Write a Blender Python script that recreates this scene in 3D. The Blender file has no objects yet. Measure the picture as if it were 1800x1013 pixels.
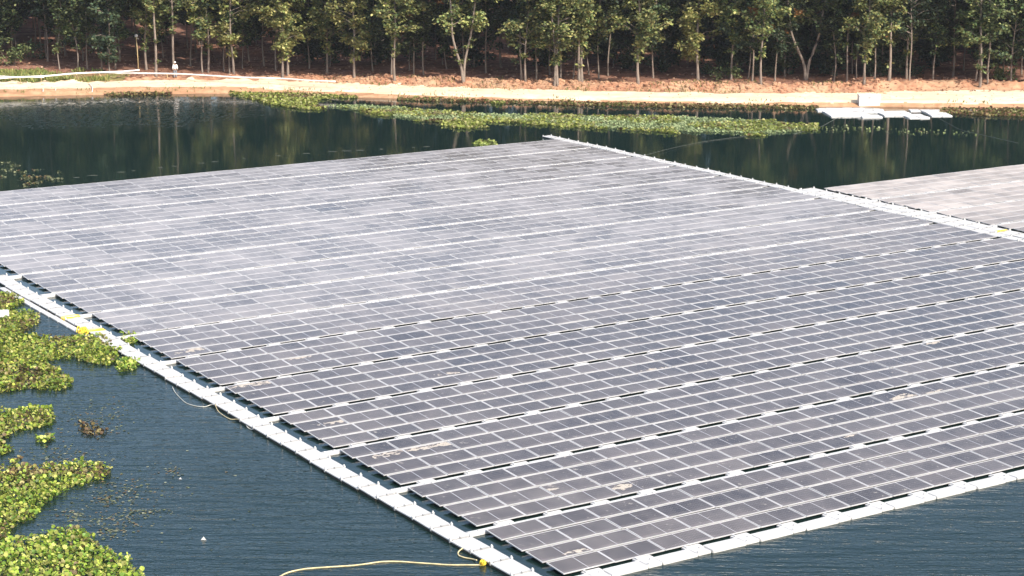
import bpy, math, random
import numpy as np
from mathutils import Vector, Matrix, Euler
random.seed(7); rng = np.random.default_rng(7)
S = bpy.context.scene
COL = S.collection

# ------------------------------------------------------------------ camera geometry (also used to read places off the photograph)
FPX, PITCH, YAW = 3387.48, .2223, .5676
ZF = 0.12                                   # height of the front edge of a panel above the water
CZ = 23.193 + ZF                            # camera height above the water
OX, OY, BAY = 1.6455, 59.9308, 5.4932       # near corner of the array, depth of one bay of four rows
PW, ROW, PD, TILT = 2.10, 1.28, 1.05, math.radians(2.9)
NCOL, NBAY = 26, 15
UX, UY = math.cos(YAW), math.sin(YAW)
cp, sp = math.cos(PITCH), math.sin(PITCH)

def ray(px, py):
    a = (px - 900) / FPX; b = (506.5 - py) / FPX
    return a, cp + b * sp, -sp + b * cp
def at(px, py, z=0.0):
    d = ray(px, py); t = (z - CZ) / d[2]
    return d[0] * t, d[1] * t
def proj(x, y, z):
    d = y * cp - (z - CZ) * sp; u = y * sp + (z - CZ) * cp
    return 900 + FPX * x / d, 506.5 - FPX * u / d
def W(u, v, z=0.0):                         # array coordinates -> world
    return Vector((OX + u * UX - v * UY, OY + u * UY + v * UX, z))

# ------------------------------------------------------------------ tagging
def tag(o, label=None, cat=None, group=None, kind=None):
    if label: o['label'] = label
    if cat: o['category'] = cat
    if group: o['group'] = group
    if kind: o['kind'] = kind
    return o
def empty(name, loc, rot=(0, 0, 0)):
    o = bpy.data.objects.new(name, None); COL.objects.link(o)
    o.location = loc; o.rotation_euler = rot; o.empty_display_size = .2
    return o
def link(name, me, parent=None, loc=None, rot=None, scale=None):
    o = bpy.data.objects.new(name, me); COL.objects.link(o)
    if parent is not None: o.parent = parent
    if loc is not None: o.location = loc
    if rot is not None: o.rotation_euler = rot
    if scale is not None: o.scale = scale
    return o
ONES = ['first','second','third','fourth','fifth','sixth','seventh','eighth','ninth','tenth','eleventh','twelfth','thirteenth','fourteenth','fifteenth','sixteenth','seventeenth','eighteenth','nineteenth']
TENS = {2:'twent',3:'thirt',4:'fort',5:'fift',6:'sixt',7:'sevent',8:'eight',9:'ninet'}
def ordinal(n):
    if n < 20: return ONES[n - 1]
    t, r = divmod(n, 10)
    return TENS[t] + 'ieth' if r == 0 else TENS[t] + 'y-' + ONES[r - 1]

# ------------------------------------------------------------------ mesh helpers
class MB:
    def __init__(s): s.v = []; s.f = []; s.m = []
    def add(s, vs, fs, mi=0):
        n = len(s.v); s.v += [tuple(p) for p in vs]
        for f in fs: s.f.append([i + n for i in f]); s.m.append(mi)
    def box(s, x0, x1, y0, y1, z0, z1, b=0.0, mi=0, M=None):
        if b <= 0:
            vs = [(x0,y0,z0),(x1,y0,z0),(x1,y1,z0),(x0,y1,z0),(x0,y0,z1),(x1,y0,z1),(x1,y1,z1),(x0,y1,z1)]
            fs = [(0,3,2,1),(4,5,6,7),(0,1,5,4),(1,2,6,5),(2,3,7,6),(3,0,4,7)]
        else:
            def ring(i, z):
                c = b * .9
                a0, a1, b0, b1 = x0 + i, x1 - i, y0 + i, y1 - i
                return [(a0+c,b0,z),(a1-c,b0,z),(a1,b0+c,z),(a1,b1-c,z),(a1-c,b1,z),(a0+c,b1,z),(a0,b1-c,z),(a0,b0+c,z)]
            vs = ring(b*.6, z0) + ring(0, z0 + b*.6) + ring(0, z1 - b) + ring(b*.35, z1 - b*.3) + ring(b, z1)
            fs = [tuple(range(7, -1, -1)), tuple(range(32, 40))]
            for k in range(4):
                for i in range(8):
                    j = (i + 1) % 8; fs.append((k*8+i, k*8+j, k*8+8+j, k*8+8+i))
        if M is not None: vs = [tuple(M @ Vector(p)) for p in vs]
        s.add(vs, fs, mi)
    def tube(s, pts, r, n=7, mi=0, caps=True):
        P = [Vector(p) for p in pts]; R = r if isinstance(r, (list, tuple)) else [r] * len(P)
        base = len(s.v); ref = Vector((0, 0, 1))
        for i, p in enumerate(P):
            d = (P[min(i+1, len(P)-1)] - P[max(i-1, 0)]).normalized()
            a = d.cross(ref if abs(d.z) < .95 else Vector((1, 0, 0))).normalized(); c = d.cross(a)
            for k in range(n):
                t = 2 * math.pi * k / n
                s.v.append(tuple(p + (a * math.cos(t) + c * math.sin(t)) * R[i]))
        for i in range(len(P) - 1):
            for k in range(n):
                q = (k + 1) % n
                s.f.append([base+i*n+k, base+i*n+q, base+(i+1)*n+q, base+(i+1)*n+k]); s.m.append(mi)
        if caps:
            s.f.append([base + k for k in range(n)][::-1]); s.m.append(mi)
            s.f.append([base + (len(P)-1)*n + k for k in range(n)]); s.m.append(mi)
    def mesh(s, name, mats, smooth=False):
        me = bpy.data.meshes.new(name); me.from_pydata(s.v, [], s.f)
        for m in (mats if isinstance(mats, (list, tuple)) else [mats]): me.materials.append(m)
        if len(me.materials) > 1: me.polygons.foreach_set('material_index', s.m)
        if smooth: me.polygons.foreach_set('use_smooth', [True] * len(me.polygons))
        me.update(); return me
def smooth_path(pts, n=8):
    P = [Vector(p) for p in pts]; P = [P[0]*2 - P[1]] + P + [P[-1]*2 - P[-2]]; out = []
    for i in range(1, len(P) - 2):
        a, b, c, d = P[i-1], P[i], P[i+1], P[i+2]
        for k in range(n):
            t = k / n
            out.append(.5 * ((2*b) + (c-a)*t + (2*a-5*b+4*c-d)*t*t + (3*b-a-3*c+d)*t**3))
    out.append(P[-2]); return out

# ------------------------------------------------------------------ materials
def mat(name):
    m = bpy.data.materials.new(name); m.use_nodes = True
    nt = m.node_tree; b = nt.nodes['Principled BSDF']
    return m, nt, b
def N(nt, typ, **kw):
    n = nt.nodes.new(typ)
    for k, v in kw.items():
        if k.startswith('i_'): n.inputs[k[2:].replace('_', ' ')].default_value = v
        else: setattr(n, k, v)
    return n
def math_(nt, op, a, b=None, c=None, clamp=False):
    n = nt.nodes.new('ShaderNodeMath'); n.operation = op; n.use_clamp = clamp
    for i, x in enumerate((a, b, c)):
        if x is None: continue
        if isinstance(x, (int, float)): n.inputs[i].default_value = x
        else: nt.links.new(x, n.inputs[i])
    return n.outputs[0]
def mix(nt, f, a, b):
    n = nt.nodes.new('ShaderNodeMix'); n.data_type = 'RGBA'
    for i, x in ((0, f), (6, a), (7, b)):
        if isinstance(x, (int, float)): n.inputs[i].default_value = x
        elif isinstance(x, tuple): n.inputs[i].default_value = (*x, 1)
        else: nt.links.new(x, n.inputs[i])
    return n.outputs[2]
def noise(nt, vec, scale, detail=3, rough=.55, w=None):
    n = nt.nodes.new('ShaderNodeTexNoise'); n.inputs['Scale'].default_value = scale
    n.inputs['Detail'].default_value = detail; n.inputs['Roughness'].default_value = rough
    if vec is not None: nt.links.new(vec, n.inputs['Vector'])
    return n.outputs['Fac']
def ramp(nt, f, lo, hi, a=0.0, b=1.0):
    n = nt.nodes.new('ShaderNodeMapRange'); n.interpolation_type = 'SMOOTHSTEP'
    n.inputs['From Min'].default_value = lo; n.inputs['From Max'].default_value = hi
    n.inputs['To Min'].default_value = a; n.inputs['To Max'].default_value = b
    nt.links.new(f, n.inputs['Value']); return n.outputs[0]
def pos(nt): return nt.nodes.new('ShaderNodeNewGeometry').outputs['Position']
def vscale(nt, v, s, rot=0.0):
    n = nt.nodes.new('ShaderNodeMapping'); n.inputs['Scale'].default_value = s; n.inputs['Rotation'].default_value = (0, 0, rot)
    nt.links.new(v, n.inputs['Vector']); return n.outputs[0]
def bump(nt, h, strength, dist, b):
    n = nt.nodes.new('ShaderNodeBump'); n.inputs['Distance'].default_value = dist
    if isinstance(strength, (int, float)): n.inputs['Strength'].default_value = strength
    else: nt.links.new(strength, n.inputs['Strength'])
    nt.links.new(h, n.inputs['Height']); nt.links.new(n.outputs[0], b.inputs['Normal'])

def simple(name, col, rough=.6, var=.25, scale=2.0, dirt=None, spec=.4):
    m, nt, b = mat(name); p = pos(nt); f = noise(nt, p, scale, 4)
    c = mix(nt, ramp(nt, f, .3, .7), tuple(x * (1 - var) for x in col), tuple(min(1, x * (1 + var)) for x in col))
    if dirt:
        c = mix(nt, ramp(nt, noise(nt, p, scale * 2.3, 5, .65), dirt[1], dirt[1] + .2), c, dirt[0])
    nt.links.new(c, b.inputs['Base Color']); b.inputs['Roughness'].default_value = rough
    b.inputs['Specular IOR Level'].default_value = spec
    return m
M_WHITE = simple('white_plastic', (.55, .545, .53), .5, .07, 1.3, ((.44, .42, .37), .60))
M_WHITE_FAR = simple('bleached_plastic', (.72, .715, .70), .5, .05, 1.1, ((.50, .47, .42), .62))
M_FRAME = simple('aluminium_frame', (.48, .475, .47), .4, .06, 3)
M_UNDER = simple('panel_underside', (.03, .03, .032), .7, .1)
M_PONT = simple('pontoon_plastic', (.08, .08, .08), .5, .1)
M_DARKBAND = simple('dark_band', (.045, .045, .035), .7, .3, 3)  # near-black lower part of the long walkway floats, under the white top
M_CLAMP = simple('clamp_plastic', (.30, .30, .29), .6, .1)
M_STAIN = simple('dried_stain', (.45, .40, .34), .8, .25, 14)
M_ROPE = simple('pale_rope', (.62, .52, .30), .8, .2, 6)
M_YELLOW = simple('yellow_rope', (.80, .58, .05), .7, .15, 9)
M_CABLE = simple('white_cable', (.7, .68, .6), .6, .1)
M_DARKLINE = simple('wet_line', (.10, .11, .09), .7, .1)
M_DIM = simple('dull_line', (.13, .14, .12), .7, .1)
M_BAMBOO = simple('bamboo', (.55, .42, .22), .6, .15, 4)
M_PIPE = simple('white_pipe', (.78, .76, .74), .4, .05)
M_SKIN = simple('skin', (.24, .13, .08), .6, .05)
M_SHIRT = simple('white_cotton', (.78, .78, .78), .9, .04)
M_TROUSER = simple('grey_cloth', (.20, .22, .26), .9, .08)

# glass of the modules: dark cells under a film of dust
def panel_glass():
    m, nt, b = mat('dusty_cells'); p = pos(nt); L = nt.links
    uv = nt.nodes.new('ShaderNodeUVMap').outputs[0]
    sep = nt.nodes.new('ShaderNodeSeparateXYZ'); L.new(uv, sep.inputs[0]); u, v = sep.outputs[0], sep.outputs[1]
    att = nt.nodes.new('ShaderNodeAttribute'); att.attribute_name = 'rnd'
    oi = nt.nodes.new('ShaderNodeObjectInfo')
    r = math_(nt, 'FRACT', math_(nt, 'ADD', oi.outputs['Random'], att.outputs['Fac']))
    r2 = math_(nt, 'FRACT', math_(nt, 'MULTIPLY', r, 7.31))
    sp_ = nt.nodes.new('ShaderNodeSeparateXYZ'); L.new(p, sp_.inputs[0])
    dx = math_(nt, 'SUBTRACT', sp_.outputs[0], OX); dy = math_(nt, 'SUBTRACT', sp_.outputs[1], OY)
    au = math_(nt, 'ADD', math_(nt, 'MULTIPLY', dx, UX), math_(nt, 'MULTIPLY', dy, UY))
    av = math_(nt, 'SUBTRACT', math_(nt, 'MULTIPLY', dy, UX), math_(nt, 'MULTIPLY', dx, UY))
    # dust: the back bays have not been washed, the front ones have less of it
    back = ramp(nt, av, 24, 46)
    n1 = noise(nt, p, .16, 4, .6); n2 = noise(nt, p, .75, 5, .65)
    patch = math_(nt, 'ADD', math_(nt, 'MULTIPLY', n1, .55), math_(nt, 'MULTIPLY', n2, .45))
    patch = ramp(nt, patch, .36, .62)
    d = math_(nt, 'ADD', math_(nt, 'MULTIPLY', patch, math_(nt, 'MULTIPLY_ADD', back, .25, .13)), math_(nt, 'MULTIPLY_ADD', back, .25, .085))
    d = math_(nt, 'ADD', d, math_(nt, 'MULTIPLY', math_(nt, 'SUBTRACT', r, .5), math_(nt, 'MULTIPLY_ADD', back, .06, .10)))
    # dust gathers along the low front edge
    d = math_(nt, 'ADD', d, math_(nt, 'MULTIPLY', ramp(nt, v, .30, .0), math_(nt, 'MULTIPLY', n2, .30)))
    d = math_(nt, 'ADD', d, math_(nt, 'MULTIPLY', ramp(nt, noise(nt, p, 9, 3, .7), .62, .75), .10), clamp=True)
    clean = ramp(nt, r2, .90, .97)                                     # a few modules were rinsed
    d = math_(nt, 'MULTIPLY', d, math_(nt, 'MULTIPLY_ADD', clean, -.35, 1.0))
    # cell pattern
    fu = math_(nt, 'FRACT', math_(nt, 'MULTIPLY', u, 24)); fv = math_(nt, 'FRACT', math_(nt, 'MULTIPLY', v, 6))
    gu = math_(nt, 'GREATER_THAN', math_(nt, 'ABSOLUTE', math_(nt, 'SUBTRACT', fu, .5)), .43)
    gv = math_(nt, 'GREATER_THAN', math_(nt, 'ABSOLUTE', math_(nt, 'SUBTRACT', fv, .5)), .475)
    grid = math_(nt, 'MAXIMUM', gu, gv)
    mid = math_(nt, 'LESS_THAN', math_(nt, 'ABSOLUTE', math_(nt, 'SUBTRACT', u, .5)), .0075)
    eu = math_(nt, 'GREATER_THAN', math_(nt, 'ABSOLUTE', math_(nt, 'SUBTRACT', u, .5)), .491)
    ev = math_(nt, 'GREATER_THAN', math_(nt, 'ABSOLUTE', math_(nt, 'SUBTRACT', v, .5)), .487)
    edge = math_(nt, 'MAXIMUM', mid, math_(nt, 'MAXIMUM', eu, ev))
    cell = mix(nt, r2, (.019, .016, .018), (.026, .021, .021))
    cell = mix(nt, math_(nt, 'MULTIPLY', grid, .5), cell, (.30, .29, .31))
    cell = mix(nt, math_(nt, 'MULTIPLY', edge, .75), cell, (.62, .62, .64))
    far2 = ramp(nt, au, 56, 57)
    dustc = mix(nt, noise(nt, p, .35, 2), (.45, .405, .395), (.49, .43, .385))
    spots = math_(nt, 'MAXIMUM', ramp(nt, noise(nt, p, 5.5, 4, .75), .64, .70), ramp(nt, noise(nt, vscale(nt, p, (1, 1.7, 1), .6), 2.1, 5, .7), .64, .70))
    dustc = mix(nt, math_(nt, 'MULTIPLY', back, .85), dustc, (.405, .395, .405))
    dustc = mix(nt, far2, dustc, (.52, .47, .435))
    d = math_(nt, 'MULTIPLY_ADD', far2, .24, d)
    L.new(mix(nt, math_(nt, 'MULTIPLY', spots, .6), mix(nt, d, cell, dustc), (.56, .51, .43)), b.inputs['Base Color'])
    L.new(math_(nt, 'MULTIPLY_ADD', d, .35, .12), b.inputs['Roughness'])
    b.inputs['IOR'].default_value = 1.36
    return m
M_GLASS = panel_glass()

def water_mat():
    m, nt, b = mat('lake_water'); p = pos(nt); L = nt.links
    sep = nt.nodes.new('ShaderNodeSeparateXYZ'); L.new(p, sep.inputs[0]); x, y = sep.outputs[0], sep.outputs[1]
    a = noise(nt, vscale(nt, p, (.36, 2.0, 1), .10), 1.15, 3, .5)
    c = noise(nt, vscale(nt, p, (1.2, 2.4, 1), .35), 3.4, 2, .5)
    big = noise(nt, vscale(nt, p, (.5, 1.6, 1), -.2), .45, 2, .5)
    h = math_(nt, 'ADD', a, math_(nt, 'ADD', math_(nt, 'MULTIPLY', c, .35), math_(nt, 'MULTIPLY', big, .5)))
    calm = ramp(nt, y, 118, 90, .13, .48)
    gust = ramp(nt, noise(nt, vscale(nt, p, (.5, 1, 1)), .10, 2), .30, .75, .8, 1.1)
    # a breeze ruffles an oval far out near the shore
    ex = math_(nt, 'POWER', math_(nt, 'DIVIDE', math_(nt, 'ADD', x, 36), 17), 2.0)
    ey = math_(nt, 'POWER', math_(nt, 'DIVIDE', math_(nt, 'SUBTRACT', y, 176), 14.0), 2.0)
    wind = ramp(nt, math_(nt, 'ADD', math_(nt, 'ADD', ex, ey), math_(nt, 'MULTIPLY', noise(nt, p, .25, 3), .8)), 1.5, .5)
    st = math_(nt, 'MULTIPLY', calm, gust)
    dx = math_(nt, 'SUBTRACT', x, OX); dy = math_(nt, 'SUBTRACT', y, OY)      # sheltered between the floats
    au = math_(nt, 'ADD', math_(nt, 'MULTIPLY', dx, UX), math_(nt, 'MULTIPLY', dy, UY))
    av = math_(nt, 'SUBTRACT', math_(nt, 'MULTIPLY', dy, UX), math_(nt, 'MULTIPLY', dx, UY))
    st = math_(nt, 'MULTIPLY', st, math_(nt, 'MULTIPLY_ADD', math_(nt, 'MULTIPLY', math_(nt, 'GREATER_THAN', au, -1.0), math_(nt, 'GREATER_THAN', av, -.5)), -.75, 1.0))
    speck = ramp(nt, noise(nt, vscale(nt, p, (1, .35, 1)), 2.4, 3, .7), .42, .62)
    L.new(math_(nt, 'MULTIPLY_ADD', math_(nt, 'MULTIPLY', wind, speck), .40, .04), b.inputs['Roughness'])
    bump(nt, h, st, .125, b)
    f = noise(nt, p, .08, 3)
    L.new(mix(nt, f, (.006, .018, .016), (.009, .023, .021)), b.inputs['Base Color'])
    b.inputs['IOR'].default_value = 1.36
    return m
M_WATER = water_mat()

def leaf_mat(name, trans=.35, rough=.5):
    m, nt, b = mat(name); L = nt.links
    att = nt.nodes.new('ShaderNodeAttribute'); att.attribute_name = 'Col'
    oi = nt.nodes.new('ShaderNodeObjectInfo')
    hs = nt.nodes.new('ShaderNodeHueSaturation')
    L.new(att.outputs['Color'], hs.inputs['Color'])
    L.new(math_(nt, 'MULTIPLY_ADD', oi.outputs['Random'], .02, .49), hs.inputs['Hue'])
    L.new(math_(nt, 'MULTIPLY_ADD', oi.outputs['Random'], .35, .82), hs.inputs['Value'])
    L.new(hs.outputs[0], b.inputs['Base Color']); b.inputs['Roughness'].default_value = rough
    b.inputs['Specular IOR Level'].default_value = .25
    t = nt.nodes.new('ShaderNodeBsdfTranslucent'); L.new(hs.outputs[0], t.inputs['Color'])
    mx = nt.nodes.new('ShaderNodeMixShader'); mx.inputs[0].default_value = trans
    L.new(b.outputs[0], mx.inputs[1]); L.new(t.outputs[0], mx.inputs[2])
    L.new(mx.outputs[0], nt.nodes['Material Output'].inputs['Surface'])
    return m
M_LEAF = leaf_mat('tree_leaf', .25); M_HYA = leaf_mat('hyacinth_leaf', .3, .42); M_GRASS = leaf_mat('grass_blade', .3)
M_LITTER = leaf_mat('dry_leaf', .1, .8)

def bark_mat():
    m, nt, b = mat('bark'); p = pos(nt); oi = nt.nodes.new('ShaderNodeObjectInfo')
    f = noise(nt, vscale(nt, p, (3, 3, .7)), 2.2, 5, .65)
    c = mix(nt, ramp(nt, f, .3, .7), (.10, .075, .06), (.27, .22, .18))
    c = mix(nt, oi.outputs['Random'], c, mix(nt, .5, c, (.30, .24, .20)))
    nt.links.new(c, b.inputs['Base Color']); b.inputs['Roughness'].default_value = .85
    bump(nt, f, .5, .03, b); return m
M_BARK = bark_mat()

def soil(name, c0, c1, c2, sc, bs=.6):
    m, nt, b = mat(name); p = pos(nt)
    f = noise(nt, p, sc, 6, .65); g = noise(nt, p, sc * .18, 3)
    c = mix(nt, ramp(nt, f, .32, .68), c0, c1); c = mix(nt, ramp(nt, g, .42, .68), c, c2)
    k = noise(nt, vscale(nt, p, (.12, 1.3, 1)), 1.1, 4, .6); c = mix(nt, math_(nt, 'MULTIPLY', ramp(nt, k, .50, .66), .6), c, tuple(x*.72 for x in c0))
    nt.links.new(c, b.inputs['Base Color']); b.inputs['Roughness'].default_value = .95; b.inputs['Specular IOR Level'].default_value = .1
    bump(nt, f, bs, .12, b); return m
M_SAND = soil('sandy_path', (.66, .52, .36), (.80, .68, .51), (.70, .55, .39), 1.2, .3)
M_SOIL = soil('red_soil', (.31, .15, .09), (.50, .29, .18), (.46, .30, .19), 1.6, 1.0)
M_FLOOR = soil('litter_floor', (.17, .08, .055), (.36, .20, .14), (.23, .12, .08), 1.1, .8)
M_VERGE = soil('grassy_soil', (.20, .15, .07), (.22, .22, .08), (.30, .18, .09), 1.3, .7)

# ------------------------------------------------------------------ world, sun, camera
SUN_EL = math.radians(41)
sun_h = Vector((.66, -.75, 0)).normalized()
to_sun = Vector((sun_h.x * math.cos(SUN_EL), sun_h.y * math.cos(SUN_EL), math.sin(SUN_EL)))
w = bpy.data.worlds.new('World'); S.world = w; w.use_nodes = True
nt = w.node_tree; bg = nt.nodes['Background']
sky = nt.nodes.new('ShaderNodeTexSky'); sky.sky_type = 'NISHITA'; sky.sun_disc = False
sky.sun_elevation = SUN_EL; sky.sun_rotation = math.atan2(sun_h.x, sun_h.y)
sky.air_density = 1.0; sky.dust_density = 3.6; sky.ozone_density = 1.0; sky.altitude = 200
nt.links.new(sky.outputs[0], bg.inputs['Color']); bg.inputs['Strength'].default_value = .15
sl = bpy.data.lights.new('sun', 'SUN'); sl.energy = 3.3; sl.angle = math.radians(.5); sl.color = (1.0, .93, .82)
so = bpy.data.objects.new('sun', sl); COL.objects.link(so); so.rotation_euler = to_sun.to_track_quat('Z', 'Y').to_euler()
cd = bpy.data.cameras.new('camera'); co = bpy.data.objects.new('camera', cd); COL.objects.link(co)
co.location = (0, 0, CZ); co.rotation_euler = (math.pi / 2 - PITCH, 0, 0)
cd.sensor_fit = 'HORIZONTAL'; cd.sensor_width = 36; cd.lens = 36 * FPX / 1800; cd.clip_start = .5; cd.clip_end = 3000
S.camera = co
S.view_settings.view_transform = 'Standard'; S.view_settings.look = 'None'; S.view_settings.exposure = .75; S.view_settings.gamma = 1.0
S.cycles.max_bounces = 8; S.cycles.transparent_max_bounces = 8; S.cycles.caustics_reflective = False; S.cycles.caustics_refractive = False

# ------------------------------------------------------------------ the lake
mb = MB(); mb.add([(-320, -60, 0), (320, -60, 0), (320, 215, 0), (-320, 215, 0)], [(0, 1, 2, 3)])
tag(link('water', mb.mesh('water', M_WATER)), kind='structure')

# ------------------------------------------------------------------ the far bank
SX = [-320, -60, -50, -37, -28, -22.5, -15, -10, 0, 10, 21.6, 33, 48, 70, 320]
SYv = [186, 187.5, 188, 190.2, 190.6, 190.2, 187.6, 186.2, 183.7, 182, 180.6, 180.2, 179.5, 179, 178]
def shore(x): return np.interp(x, SX, SYv)
LAT = {}
def vnoise(x, y, seed):                     # smooth value noise on a lattice
    r = LAT.get(seed)
    if r is None: r = LAT[seed] = np.random.default_rng(seed).random((256, 256))
    x = np.asarray(x, float); y = np.asarray(y, float)
    xi = np.floor(x).astype(int); yi = np.floor(y).astype(int); fx = x - xi; fy = y - yi
    fx = fx*fx*(3-2*fx); fy = fy*fy*(3-2*fy)
    g = lambda i, j: r[i % 256, j % 256]
    return (g(xi,yi)*(1-fx)+g(xi+1,yi)*fx)*(1-fy) + (g(xi,yi+1)*(1-fx)+g(xi+1,yi+1)*fx)*fy
def fbm(x, y, seed, o=4):
    t = 0; a = .5; k = 1
    for i in range(o): t = t + a * vnoise(x*k + 13.7*i, y*k + 5.1*i, seed + i); a *= .5; k *= 2.03
    return t
def ground_z(x, y):
    x = np.asarray(x, float); y = np.asarray(y, float); s = y - shore(x)
    z = np.interp(s, [-14, -4, -1, 0, .5, 1.4, 6, 400], [-2.2, -1.0, -.25, 0, .25, .48, .68, .72])
    s2 = s - np.interp(x, [30, 36, 42, 60], [0, 1.0, 2.6, 3.8])
    berm = np.interp(x, [-24, -14, 0, 60], [.10, .38, .55, .62]) * (.55 + .9 * fbm(x*.22, s*.1, 3, 3))
    fl = np.clip((s2 - 5.2) / 1.6, 0, 1); fl = fl*fl*(3-2*fl)
    back = np.clip((s2 - 7) / 3.5, 0, 1); back = back*back*(3-2*back)
    rise = np.interp(x, [-60, -20, 10, 60], [.055, .045, .028, .03])
    z = z + fl * berm * (1 - .45*back) + np.maximum(s - 7, 0) * rise * np.where(s > 90, 90/np.maximum(s,1), 1)
    rough = np.clip((s2 - 4.8) / 1.2, 0, 1)
    z = z + rough * (fbm(x*1.1, y*1.1, 21, 4) - .47) * np.interp(s2, [5, 6.5, 8.5, 14], [.3, 1.15, .7, .25])
    z = z + np.clip(s*2, 0, 1) * (fbm(x*.7, y*.9, 31, 3) - .45) * .14
    return z
def gz(x, y): return float(ground_z(x, y))
def on_ground(px, py, z0=.8):
    d = ray(px, py); t = (z0 + 2.5 - CZ) / d[2]
    for i in range(600):
        x, y, z = d[0]*t, d[1]*t, CZ + d[2]*t
        if z <= gz(x, y): break
        t += .08
    return x, y, gz(x, y)
def zone_of(x, y):
    s = y - shore(x); e = (fbm(x*.35, y*.35, 51, 3) - .45) * 1.6
    p0 = np.interp(x, [-60, -30, -22, 24, 60], [1.9, 1.7, .7, .6, .9]) + e * .5
    p1 = np.interp(x, [-60, -25, 0, 26, 34, 40, 60], [5.6, 5.8, 5.3, 5.2, 5.7, 7.2, 8.5]) + e
    gr = (x < -40 + 4*e) & (s < 11.5 + 2*e) & (s >= p1)
    return np.where(s < p0, 2, np.where(s < p1, 0, np.where(gr, 3, np.where(s < np.interp(x, [-60,-20,0,60],[7.4,8.0,9.8,10.4]) + 1.6*e, 1, 2 + 2))))
def terrain():
    xs = np.concatenate([np.linspace(-320, -72, 24)[:-1], np.arange(-72, 72.01, .3), np.linspace(72, 320, 24)[1:]])
    ss = np.concatenate([[-14, -8, -5, -3, -2], np.arange(-1.2, 12, .24), np.arange(12, 34, .7), np.arange(34, 80, 2.5), [95, 130, 200, 320]])
    X, Sg = np.meshgrid(xs, ss); Y = Sg + shore(X); Z = ground_z(X, Y)
    nx, ny = len(xs), len(ss); V = np.stack([X, Y, Z], -1).reshape(-1, 3)
    I = np.arange(nx*ny).reshape(ny, nx)
    F = np.stack([I[:-1,:-1], I[:-1,1:], I[1:,1:], I[1:,:-1]], -1).reshape(-1, 4)
    c = V[F].mean(1); zz = zone_of(c[:,0], c[:,1])
    for code, name, m in ((0, 'path', M_SAND), (1, 'soil_bank', M_SOIL), (2, 'shore', M_SOIL_SHORE), (3, 'verge_ground', M_VERGE), (4, 'forest_ground', M_FLOOR)):
        f = F[zz == code]
        if not len(f): continue
        used, inv = np.unique(f, return_inverse=True)
        me = bpy.data.meshes.new(name); me.from_pydata(V[used].tolist(), [], inv.reshape(-1, 4).tolist())
        me.materials.append(m); me.polygons.foreach_set('use_smooth', [True]*len(me.polygons))
        tag(link(name, me), kind='structure')
M_SOIL_SHORE = soil('bank_soil', (.36, .20, .11), (.52, .33, .20), (.46, .26, .15), 1.5, .6)
terrain()

# ------------------------------------------------------------------ leaves: many small folded faces in one mesh
LEAF = np.array([(0,0,0),(-.34,.30,.06),(-.30,.72,.05),(0,1,0),(.30,.72,.05),(.34,.30,.06)], float)
ROUND = np.array([(0,0,0),(-.50,.28,.10),(-.42,.82,.10),(0,1,.02),(.42,.82,.10),(.50,.28,.10)], float)
BLADE = np.array([(0,0,0),(-.06,.25,.0),(-.05,.7,.05),(0,1,.14),(.05,.7,.05),(.06,.25,.0)], float)
def leaf_mesh(name, P, size, heading, tiltup, roll, col, material, shape=LEAF):
    n = len(P); P = np.asarray(P, float); size = np.asarray(size)[:, None, None]
    L = np.repeat(shape[None], n, 0) * size
    cr, sr = np.cos(roll)[:, None], np.sin(roll)[:, None]
    x, y, z = L[...,0], L[...,1], L[...,2]
    x, z = x*cr + z*sr, -x*sr + z*cr
    ct, st = np.cos(tiltup)[:, None], np.sin(tiltup)[:, None]
    y, z = y*ct - z*st, y*st + z*ct
    ch, sh = np.cos(heading)[:, None], np.sin(heading)[:, None]
    x, y = x*ch - y*sh, x*sh + y*ch
    V = np.stack([x, y, z], -1) + P[:, None, :]
    me = bpy.data.meshes.new(name)
    me.vertices.add(n*6); me.vertices.foreach_set('co', V.reshape(-1).astype(np.float32))
    base = (np.arange(n)*6)[:, None]
    lp = np.concatenate([base + np.array([0,3,2,1]), base + np.array([0,5,4,3])], 1).reshape(-1)
    me.loops.add(n*8); me.loops.foreach_set('vertex_index', lp.astype(np.int32))
    me.polygons.add(n*2); me.polygons.foreach_set('loop_start', (np.arange(n*2)*4).astype(np.int32))
    me.update(calc_edges=True)
    ca = me.color_attributes.new('Col', 'FLOAT_COLOR', 'POINT')
    c4 = np.concatenate([np.repeat(col, 6, 0), np.ones((n*6, 1))], 1)
    ca.data.foreach_set('color', c4.reshape(-1).astype(np.float32))
    me.materials.append(material); me.validate(); return me
def pick(cols, n, r, jitter=.18):
    cols = np.array(cols, float); c = cols[r.integers(0, len(cols), n)]
    return np.clip(c * (1 + jitter * r.normal(size=(n, 1))), .004, .9)
def rot3(n, r, t0=-.4, t1=1.2):
    return r.uniform(0, 2*np.pi, n), r.uniform(t0, t1, n), r.uniform(-.8, .8, n)

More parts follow.
